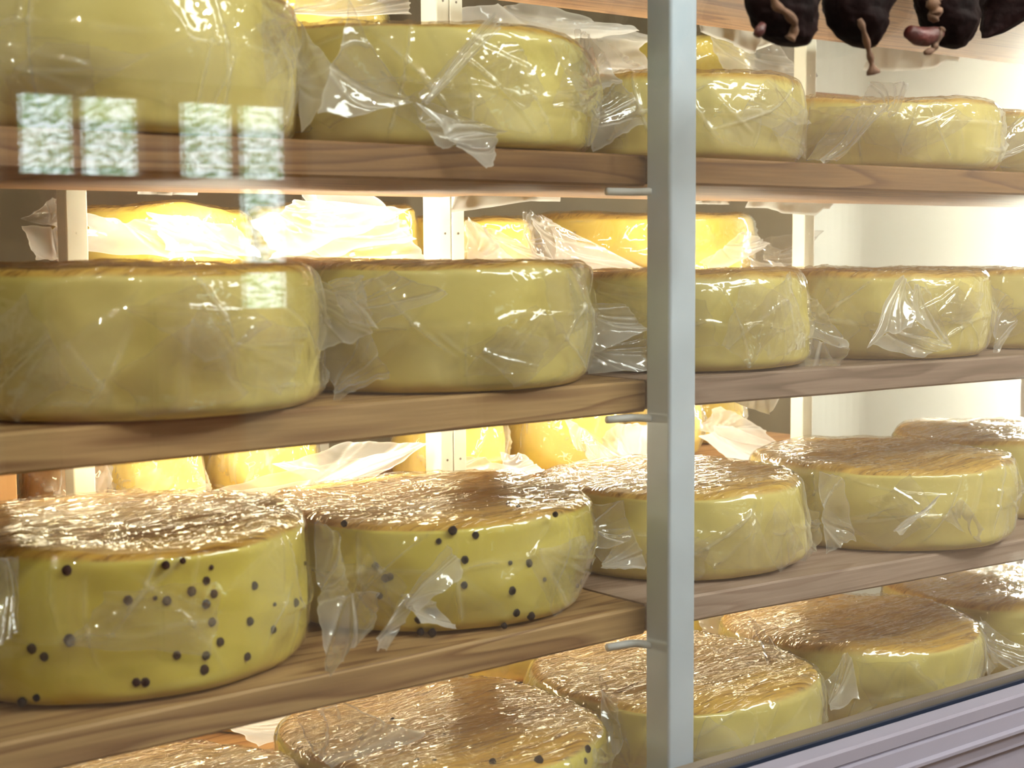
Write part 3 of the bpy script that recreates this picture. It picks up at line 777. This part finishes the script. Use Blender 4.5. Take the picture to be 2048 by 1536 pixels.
parchment(272, 400, Z2, [(272, 372), (320, 390), (345, 391), (372, 386), (400, 374)], 'white parchment tip hanging below the board under the window reflections', 1)
parchment(905, 1120, Z2, [(905, 425), (960, 418), (1060, 402), (1120, 384)], 'long white parchment edge hanging right of the broad cream upright', 2)
parchment(1390, 1460, Z2, [(1390, 408), (1425, 406), (1460, 394)], 'small parchment edge hanging just right of the silver post', 3)
parchment(1494, 1662, Z2-.004, [(1494, 398), (1530, 414), (1570, 427), (1632, 431), (1662, 399)], 'white parchment with a slanted corner hanging before the right cream upright', 4)
parchment(1440, 1556, Z3-.004, [(1440, 796), (1500, 816), (1535, 830), (1546, 824), (1556, 796)], 'pointed white parchment corner hanging below the middle board', 5)
parchment(1730, 1920, Z1-.004, [(1730, 140), (1790, 143), (1860, 138), (1920, 108)], 'white parchment edge hanging below the top board under the sausages', 6)
parchment(1400, 1560, Z1-.004, [(1400, 62), (1490, 100), (1500, 108), (1560, 84)], 'white parchment corner hanging below the top board beside the left sausage', 7)

# carton at the far left of the rear rack
ct = empty('cardboard_box', (0.577, 1.85, R4+CAMZ), 'brown cardboard box at the left edge behind the nearest peppercorn wheel', 'box')
MB().box((-.10, -.09, 0), (.068, .10, .125)).build('carton', M['carton'], ct, bevel=.002)
MB().box((-.10, -.092, .122), (.068, .006, .127)).build('flap', M['carton'], ct)
MB().box((-.10, .008, .122), (.068, .102, .127)).build('flap', M['carton'], ct)

# upright tube added out of view between the racks to brighten the right wall
def wall_fill_tube(x, y, label):
    lamp = empty('wall_fill_tube', (x, y, 0.55), label, 'lamp', 'tubes added to light the right wall')
    MB().tube([(0, 0, 0.02), (0, 0, 1.33)], 0.013, 20).build('tube', M['tube'], lamp, True)
    for a, b in ((0.0, 0.03), (1.32, 1.36)):
        MB().tube([(0, 0, a), (0, 0, b)], 0.017, 20).build('end_cap', M['white'], lamp, True)
    MB().box((-.012, .022, -.55), (.012, .040, 1.45)).build('batten', M['white'], lamp, bevel=.002)
    for zc in (0.014, 1.34):
        MB().box((-.006, .010, zc-.006), (.006, .024, zc+.006)).build('holder', M['white'], lamp)
wall_fill_tube(2.640, 1.700, 'upright tube lamp added out of view between the racks to brighten the pale right wall')
M['tube_left'] = emit_mat('lit_shelf_tube', (1.0, 0.92, 0.76), 120.0)
M['tube_under'] = emit_mat('lit_shelf_tube_soft', (1.0, 0.82, 0.54), 26.0)
M['tube_peppers'] = emit_mat('lit_shelf_tube_low', (1.0, 0.82, 0.54), 24.0)
M['tube_right'] = emit_mat('lit_shelf_tube_dim', (1.0, 0.92, 0.76), 45.0)
TL = (((Z2+.032), 'low behind the upper-shelf wheels'), ((Z3+.032), 'low behind the middle-shelf wheels'), ((Z3-.055), 'under the rear edge of the middle board'), ((Z4-.055), 'under the rear edge of the board of the peppercorn wheels'))
for zt_, where in TL:
    for x0, ln, mt, side in ((0.76, .39, 'tube_left', 'left'), (1.245, .60, 'tube_right', 'right')):
        if 'under' in where and side == 'left': x0, ln = .58, .57
        tl_ = empty('shelf_tube_lamp', (x0, 1.606, zt_+CAMZ), '%s-hand hidden tube lamp %s' % (side, where), 'lamp', 'tube lamps behind the front boards')
        MB().tube([(0, 0, 0), (ln, 0, 0)], .008, 16).build('tube', M['tube_peppers' if 'peppercorn' in where else 'tube_under' if ('under' in where and side == 'left') else mt], tl_, True)
        for x in (-.012, ln):
            MB().tube([(x, 0, 0), (x+.012, 0, 0)], .011, 16).build('end_cap', M['white'], tl_, True)
        for x in (.03, ln-.04):
            if 'under' in where: MB().box((x, -.029, .0085), (x+.012, .006, .040)).build('clip', M['steel'], tl_)
            else: MB().box((x, -.029, -.045), (x+.012, .006, -.0085)).build('clip', M['steel'], tl_)

# ------------------------------------------------------------------ sausages outside the glass
GS = 'dark sausages hanging at the top right'
YS = 0.95
rail_z = 1.86
rl = MB().tube([(0.75, YS, rail_z), (2.3, YS, rail_z)], 0.008, 14).build('hanging_rail', M['steel'], None, True, org=(0.75, YS, rail_z))
tag(rl, 'steel rail above the picture that carries the sausages', 'rail')


def sausage(outline, Y, label, seed, tails, red=None):
    """outline: photo points (u, half width px, v) down the middle of the sausage"""
    rng = random.Random(seed)
    ps = [(P(u, v, Y=Y), hw*Y/0.70/F_PX*1.02) for u, hw, v in outline]
    base = ps[-1][0]
    root = empty('cured_sausage', base, label, 'sausage', GS)
    nr, nt = 46, 48
    cz = np.array([p[0] for p in ps]); rr = np.array([p[1] for p in ps])
    t = np.linspace(0, 1, len(ps)); tt = np.linspace(0, 1, nr)
    C_ = np.stack([np.interp(tt, t, cz[:, k]) for k in range(3)], 1); Rr = np.interp(tt, t, rr)
    th = np.linspace(0, 2*PI, nt, endpoint=False)
    V = []
    for i in range(nr):
        n = 1 + 0.10*fbm(np.cos(th)*2+seed, np.sin(th)*2, tt[i]*5, seed) + 0.07*(ridged(np.cos(th)*3, np.sin(th)*3+seed, tt[i]*7, seed+4)-.7)
        for k in range(nt):
            V.append(C_[i]+np.array([Rr[i]*n[k]*math.cos(th[k]), .8*Rr[i]*n[k]*math.sin(th[k]), 0.1*Rr[i]*(n[k]-1)]))
    F = [(i*nt+k, i*nt+(k+1) % nt, (i+1)*nt+(k+1) % nt, (i+1)*nt+k) for i in range(nr-1) for k in range(nt)]
    F += [tuple(range(nt))[::-1], tuple(range((nr-1)*nt, nr*nt))]
    mesh_obj('casing', V, F, M['meat'], root, True, tuple(base))
    top = C_[0]-base
    MB().tube([top, np.array([top[0], top[1], rail_z-base[2]-.008])], 0.0016, 8).build('string', M['tail'], root, True)
    for pts, r0, kn in tails:
        q = [P(u, v, Y=Y-dy)-base for u, v, dy in pts]
        # smooth the tail
        n = len(q); s = np.linspace(0, n-1, 18)
        q2 = [np.array([np.interp(x, range(n), [a[k] for a in q]) for k in range(3)]) for x in s]
        rad = [r0*(1+.25*math.sin(i*1.3+seed)) for i in range(18)]
        rad[-1] *= kn; rad[-2] *= kn; rad[-3] *= (kn+1)/2
        MB().tube(q2, rad, 10).build('casing_tail', M['tail'], root, True)
    if red:
        b = MB()
        for pts, r0 in red:
            q = [P(u, v, Y=Y-.034)-base for u, v in pts]
            b.tube(q, [r0*(.5+.6*math.sin(PI*(i+.7)/len(q))) for i in range(len(q))], 10)
        o = b.build('dried_tip', M['meat_red'], root, True)
        o['label'] = 'red dried tip'


sausage([(1560, 30, -110), (1563, 62, -70), (1565, 76, -20), (1566, 77, 20), (1570, 72, 50), (1576, 56, 78), (1584, 34, 90), (1588, 8, 94)], YS, 'leftmost dark sausage, with a curled tan tail on its front', 3,
        [([(1545, -10, .040), (1552, 12, .040), (1572, 24, .041), (1590, 45, .040), (1588, 64, .036), (1580, 78, .034)], .0036, 1.5)], [([(1514, 70), (1520, 60), (1526, 48)], .0042)])
sausage([(1735, 40, -110), (1733, 80, -60), (1726, 88, -20), (1716, 78, 20), (1716, 70, 50), (1720, 52, 76), (1728, 30, 92), (1732, 8, 97)], YS-.005, 'middle dark sausage with a long straight tail ending in a knob', 5,
        [([(1719, 38, .040), (1727, 60, .041), (1736, 95, .034), (1742, 120, .032), (1747, 148, .032)], .0028, 1.9)], [])
sausage([(1880, 20, -110), (1885, 56, -70), (1890, 76, -20), (1895, 80, 15), (1900, 74, 45), (1900, 54, 75), (1905, 32, 92), (1908, 8, 98)], YS-.01, 'dark sausage with a small red tip and forked tail', 7,
        [([(1872, -10, .040), (1866, 10, .043), (1872, 26, .043), (1862, 42, .040)], .0058, .7), ([(1884, 58, .040), (1880, 66, .040), (1872, 88, .038), (1866, 100, .037), (1850, 106, .037)], .0030, .8)], [([(1818, 64), (1834, 72), (1850, 74), (1866, 70), (1880, 66)], .0085)])
sausage([(2090, 20, -110), (2075, 60, -70), (2060, 90, -30), (2035, 100, 0), (2020, 78, 25), (2000, 50, 48), (1985, 28, 66), (1970, 8, 76)], YS+.035, 'dark sausage cut by the right edge of the picture', 9, [])

# ------------------------------------------------------------------ display window (front)
YG = 1.085
zg = CAMZ-0.538
win = empty('window_1', (0.0, YG, zg), 'large double-glazed shop display window in a white frame', 'window', kind='structure')
for k, y in enumerate((YG, YG+.020)):
    MB().box((-0.40, y-.002, 0.0), (3.2, y+.002, 1.25)).build('glass_pane', M['glass'], win, org=(0, 0, 0)).location = (0, -YG, 0)
for o in list(win.children): pass
MB().box((-0.40, .003, -.004), (3.2, .017, .009)).build('spacer_bar', M['spacer'], win)
dots = MB()
for k in range(520):
    x = 0.6+k*0.0040
    dots.add([(x, .0026, .0062), (x+.0018, .0026, .0062), (x+.0018, .0026, .0072), (x, .0026, .0072)], [(0, 1, 2, 3)])
dots.build('spacer_perforation', M['frame_white'], win)
MB().box((-0.40, -.006, -.010), (3.2, -.0022, .0016)).build('gasket', M['frame_dark'], win)
# stepped white frame profile, drawn along the window
prof = [(-.0065, -.006), (-.010, -.001), (-.030, -.003), (-.032, -.006), (-.032, -.019), (-.030, -.021), (-.030, -.0225), (-.034, -.024), (-.036, -.040), (-.041, -.0425), (-.041, -.046), (-.036, -.050), (-.034, -.062), (-.034, -.066), (.030, -.066), (.030, -.006)]
V, F = [], []
for x in (-0.40, 3.2):
    for (y, z) in prof: V.append((x, y, z))
n = len(prof)
for k in range(n): F.append((k, (k+1) % n, n+(k+1) % n, n+k))
F += [tuple(range(n))[::-1], tuple(range(n, 2*n))]
mesh_obj('window_frame', V, F, M['frame_white'], win, False)
MB().box((-0.40, -.035, 1.25), (3.2, .045, 1.30)).build('window_frame', M['frame_white'], win, bevel=.003)

# ------------------------------------------------------------------ cold room shell
def structure(name, mb, mat, org=(0, 0, 0), smooth=False, bevel=0):
    o = mb.build(name, mat, None, smooth, bevel, org)
    o['kind'] = 'structure'
    return o


XA, XB, YB, ZC = -0.42, 3.05, 2.56, 2.45
structure('floor', MB().box((-3.0, -2.75, -.05), (3.6, YB+.1, 0.0)), M['room_floor'])
structure('ceiling', MB().box((-3.0, -2.75, ZC), (3.6, YB+.1, ZC+.05)), M['room_ceiling'])
structure('wall_back', MB().box((XA-.1, YB, 0), (XB-.06, YB+.06, ZC)), M['wall_dark'])
# right wall of the cold room with a coved corner
V, F = [], []
pts = [(XB, 1.13)] + [(XB, YB-.10)] + [(XB-.10+.10*math.cos(a), YB-.10+.10*math.sin(a)) for a in np.linspace(0, PI/2, 10)[1:]] + [(XB-.10, YB+.05), (XB+.06, YB+.05), (XB+.06, 1.13)]
for z in (0, ZC):
    for p in pts: V.append((*p, z))
n = len(pts)
F = [(k, (k+1) % n, n+(k+1) % n, n+k) for k in range(n)] + [tuple(range(n))[::-1], tuple(range(n, 2*n))]
o = mesh_obj('wall_right', V, F, M['wall_white'], None, False); o['kind'] = 'structure'
structure('wall_left', MB().box((XA-.06, 1.13, 0), (XA, YB, ZC)), M['wall_white'])
structure('wall_front', MB().box((-0.42, YG-.028, 0), (3.2, YG+.04, zg-.066)), M['frame_white'])
structure('trim_1', MB().box((-0.42, YG-.03, zg+1.30), (3.2, YG+.045, ZC)), M['room_wall'])
structure('wall_street', MB().box((-3.0, YG-.03, 0), (-0.42, YG+.045, ZC)).box((3.2, YG-.03, 0), (3.6, YG+.045, ZC)), M['room_wall'])
structure('wall_west', MB().box((-3.06, -2.75, 0), (-3.0, YG, ZC)), M['room_wall'])
structure('wall_east', MB().box((3.6, -2.75, 0), (3.66, YG, ZC)), M['room_wall'])

# ------------------------------------------------------------------ shop windows behind the camera, seen mirrored in the glass
YW = -2.60
def mirrored(u, v):
    p = P(u, v, Y=2*YG-YW)
    return p[0], p[2]
cols = [(52, 168), (178, 298), (378, 488), (496, 592)]
xs = [(mirrored(a, 270)[0], mirrored(b, 270)[0]) for a, b in cols]
zt, zb1 = mirrored(320, 196)[1], mirrored(320, 352)[1]
rowh = zt-zb1; gap = 0.035
rows = [(zb1-k*(rowh+gap), zt-k*(rowh+gap)) for k in range(3)]
zlow = rows[-1][0]
wall = MB()
def holes(xa, xb): return (xa, xb)
w2 = (xs[0][0]-.06, xs[1][1]+.06); w3 = (xs[2][0]-.06, xs[3][1]+.06)
zo0, zo1 = zlow-.06, zt+.06
for (a, b) in ((-3.0, w2[0]), (w2[1], w3[0]), (w3[1], 3.6)):
    wall.box((a, YW-.12, 0), (b, YW, ZC))
for (a, b) in (w2, w3):
    wall.box((a, YW-.12, 0), (b, YW, zo0)); wall.box((a, YW-.12, zo1), (b, YW, ZC))
structure('wall_shop', wall, M['room_wall'])
for k, (w_, cs) in enumerate(((w2, xs[:2]), (w3, xs[2:]))):
    wn = empty('window_%d' % (k+2), ((w_[0]+w_[1])/2, YW-.06, zo0), 'red-brown shop window seen only as a reflection', 'window', kind='structure')
    b = MB(); ox = (w_[0]+w_[1])/2
    x_edges = [w_[0]] + [c for p in cs for c in p] + [w_[1]]
    for i in range(0, 6, 2): b.box((x_edges[i]-ox, -.03, 0), (x_edges[i+1]-ox, .03, zo1-zo0))
    z_edges = [zo0] + [c for r in rows[::-1] for c in r] + [zo1]
    for i in range(0, len(z_edges), 2): b.box((w_[0]-ox, -.025, z_edges[i]-zo0), (w_[1]-ox, .025, z_edges[i+1]-zo0))
    b.build('window_frame', M['win_wood'], wn)
    MB().box((w_[0]-ox, -.003, 0.01), (w_[1]-ox, .003, zo1-zo0-.01)).build('pane', M['glass'], wn)
    pl = bpy.data.lights.new('daylight_portal', 'AREA'); pl.shape = 'RECTANGLE'; pl.size = w_[1]-w_[0]; pl.size_y = zo1-zo0
    po = bpy.data.objects.new('daylight_portal', pl); COL.objects.link(po)
    po.location = (ox, YW-.14, (zo0+zo1)/2); po.rotation_euler = (-PI/2, 0, 0)
    pl.cycles.is_portal = True

# dark cupboard added to block the lower panes of the left shop window
cb = empty('pane_blocking_cupboard', ((w2[0]+w2[1])/2, YW+.22, 0), 'dark cupboard added to block the lower panes of a mirrored shop window', 'cupboard')
hw_ = (w2[1]-w2[0])/2+.05
MB().box((-hw_, -.2, 0), (hw_, .2, rows[0][0]-.03)).build('carcass', M['win_wood'], cb, bevel=.004)
for sx in (-1, 1):
    d_ = MB().box((min(sx*.01, sx*(hw_-.02)), .2, .08), (max(sx*.01, sx*(hw_-.02)), .218, rows[0][0]-.07)).build('door', M['win_wood'], cb, bevel=.003)
    MB().tube([(sx*.04, .218, .9), (sx*.04, .245, .9)], .012, 12).build('knob', M['steel'], d_, True)

# foliage outside
rng = np.random.default_rng(5)
n = 45000
cx_ = rng.uniform(w2[0]-1.3, w3[1]+1.3, n); cy_ = YW-1.2-rng.uniform(0, 1.6, n); cz_ = rng.uniform(0.2, 3.2, n)
dens = fbm(cx_*2.2, cz_*2.2, cy_, 3)
keep = dens > -3
cx_, cy_, cz_ = cx_[keep], cy_[keep], cz_[keep]
n = len(cx_)
a1 = rng.normal(size=(n, 3)); a1 /= np.linalg.norm(a1, axis=1)[:, None]
a2 = np.cross(a1, rng.normal(size=(n, 3))); a2 /= np.linalg.norm(a2, axis=1)[:, None]
c_ = np.stack([cx_, cy_, cz_], 1); L_ = rng.uniform(.010, .026, n)[:, None]
V = np.stack([c_-a1*L_, c_+a2*L_*.45, c_+a1*L_, c_-a2*L_*.45], 1).reshape(-1, 3)
F = np.arange(4*n).reshape(-1, 4)
lv = mesh_obj('garden_foliage', V, F, M['leaf'], None, False, (0, YW-2, 0))
tag(lv, 'green leaves outside the shop windows, seen only as a reflection', 'foliage', kind='stuff')

fn = empty('pane_dimming_fence', ((w2[0]+w3[1])/2, YW-.7, 0), 'dark fence added outside the shop windows to dim their mirrored lower panes', 'fence')  # added outside to darken the lower panes in the glass reflection
fl_ = (w3[1]-w2[0])/2+1.0
for k in range(int(2*fl_/.16)):
    MB().box((-fl_+k*.16, -.01, 0), (-fl_+k*.16+.15, .01, rows[2][0]*.6+rows[2][1]*.4)).build('fence_board', M['win_wood'], fn)
MB().box((-fl_, -.04, .4), (fl_, -.01, .48)).build('fence_rail', M['win_wood'], fn)

# ------------------------------------------------------------------ light
w = bpy.data.worlds.new('sky'); sc.world = w; w.use_nodes = True
bg = w.node_tree.nodes['Background']
bg.inputs['Color'].default_value = (0.90, 0.97, 1.0, 1); bg.inputs['Strength'].default_value = 6.5


def area(name, loc, rot, sx, sy, power, col):
    l = bpy.data.lights.new(name, 'AREA'); l.shape = 'RECTANGLE'; l.size = sx; l.size_y = sy; l.energy = power; l.color = col
    o = bpy.data.objects.new(name, l); COL.objects.link(o); o.location = loc; o.rotation_euler = rot
    return o


area('front_fill_light', (1.9, -0.3, ZC-.03), (0, 0, 0), 1.6, 0.5, 74, (1.0, 0.97, 0.93))  # added area light that fills the cheese fronts from the shop side
M['bulb'] = emit_mat('lit_bulb', (1.0, 0.92, 0.80), 800.0)
for k, (x, y) in enumerate(((-1.0, 0.1), (0.1, 0.35), (1.0, 0.3), (1.9, 0.35), (2.8, 0.25))):  # unseen bulbs added for small highlights on the film
    pd = empty('glint_bulb', (x, y, ZC), 'small unseen bulb added under the shop ceiling for glints on the film', 'lamp', 'bulbs added for glints on the film')
    MB().tube([(0, 0, -.12), (0, 0, 0)], .004, 8).build('cord', M['frame_dark'], pd, True)
    b = MB(); nn = 14
    b.tube([(0, 0, -.12-.026*(1-math.cos(a))) for a in np.linspace(0.05, PI-.05, nn)], [.026*math.sin(a) for a in np.linspace(0.05, PI-.05, nn)], 16)
    b.build('bulb', M['bulb'], pd, True)

sc.view_settings.view_transform = 'Standard'
sc.view_settings.look = 'None'
sc.view_settings.exposure = 0.0
sc.view_settings.gamma = 1.0
sc.view_settings.use_curve_mapping = False
cy = sc.cycles
cy.max_bounces = 8; cy.diffuse_bounces = 3; cy.glossy_bounces = 3; cy.transmission_bounces = 2; cy.transparent_max_bounces = 20
cy.caustics_reflective = False; cy.caustics_refractive = False
cy.sample_clamp_indirect = 6.0; cy.sample_clamp_direct = 0.0
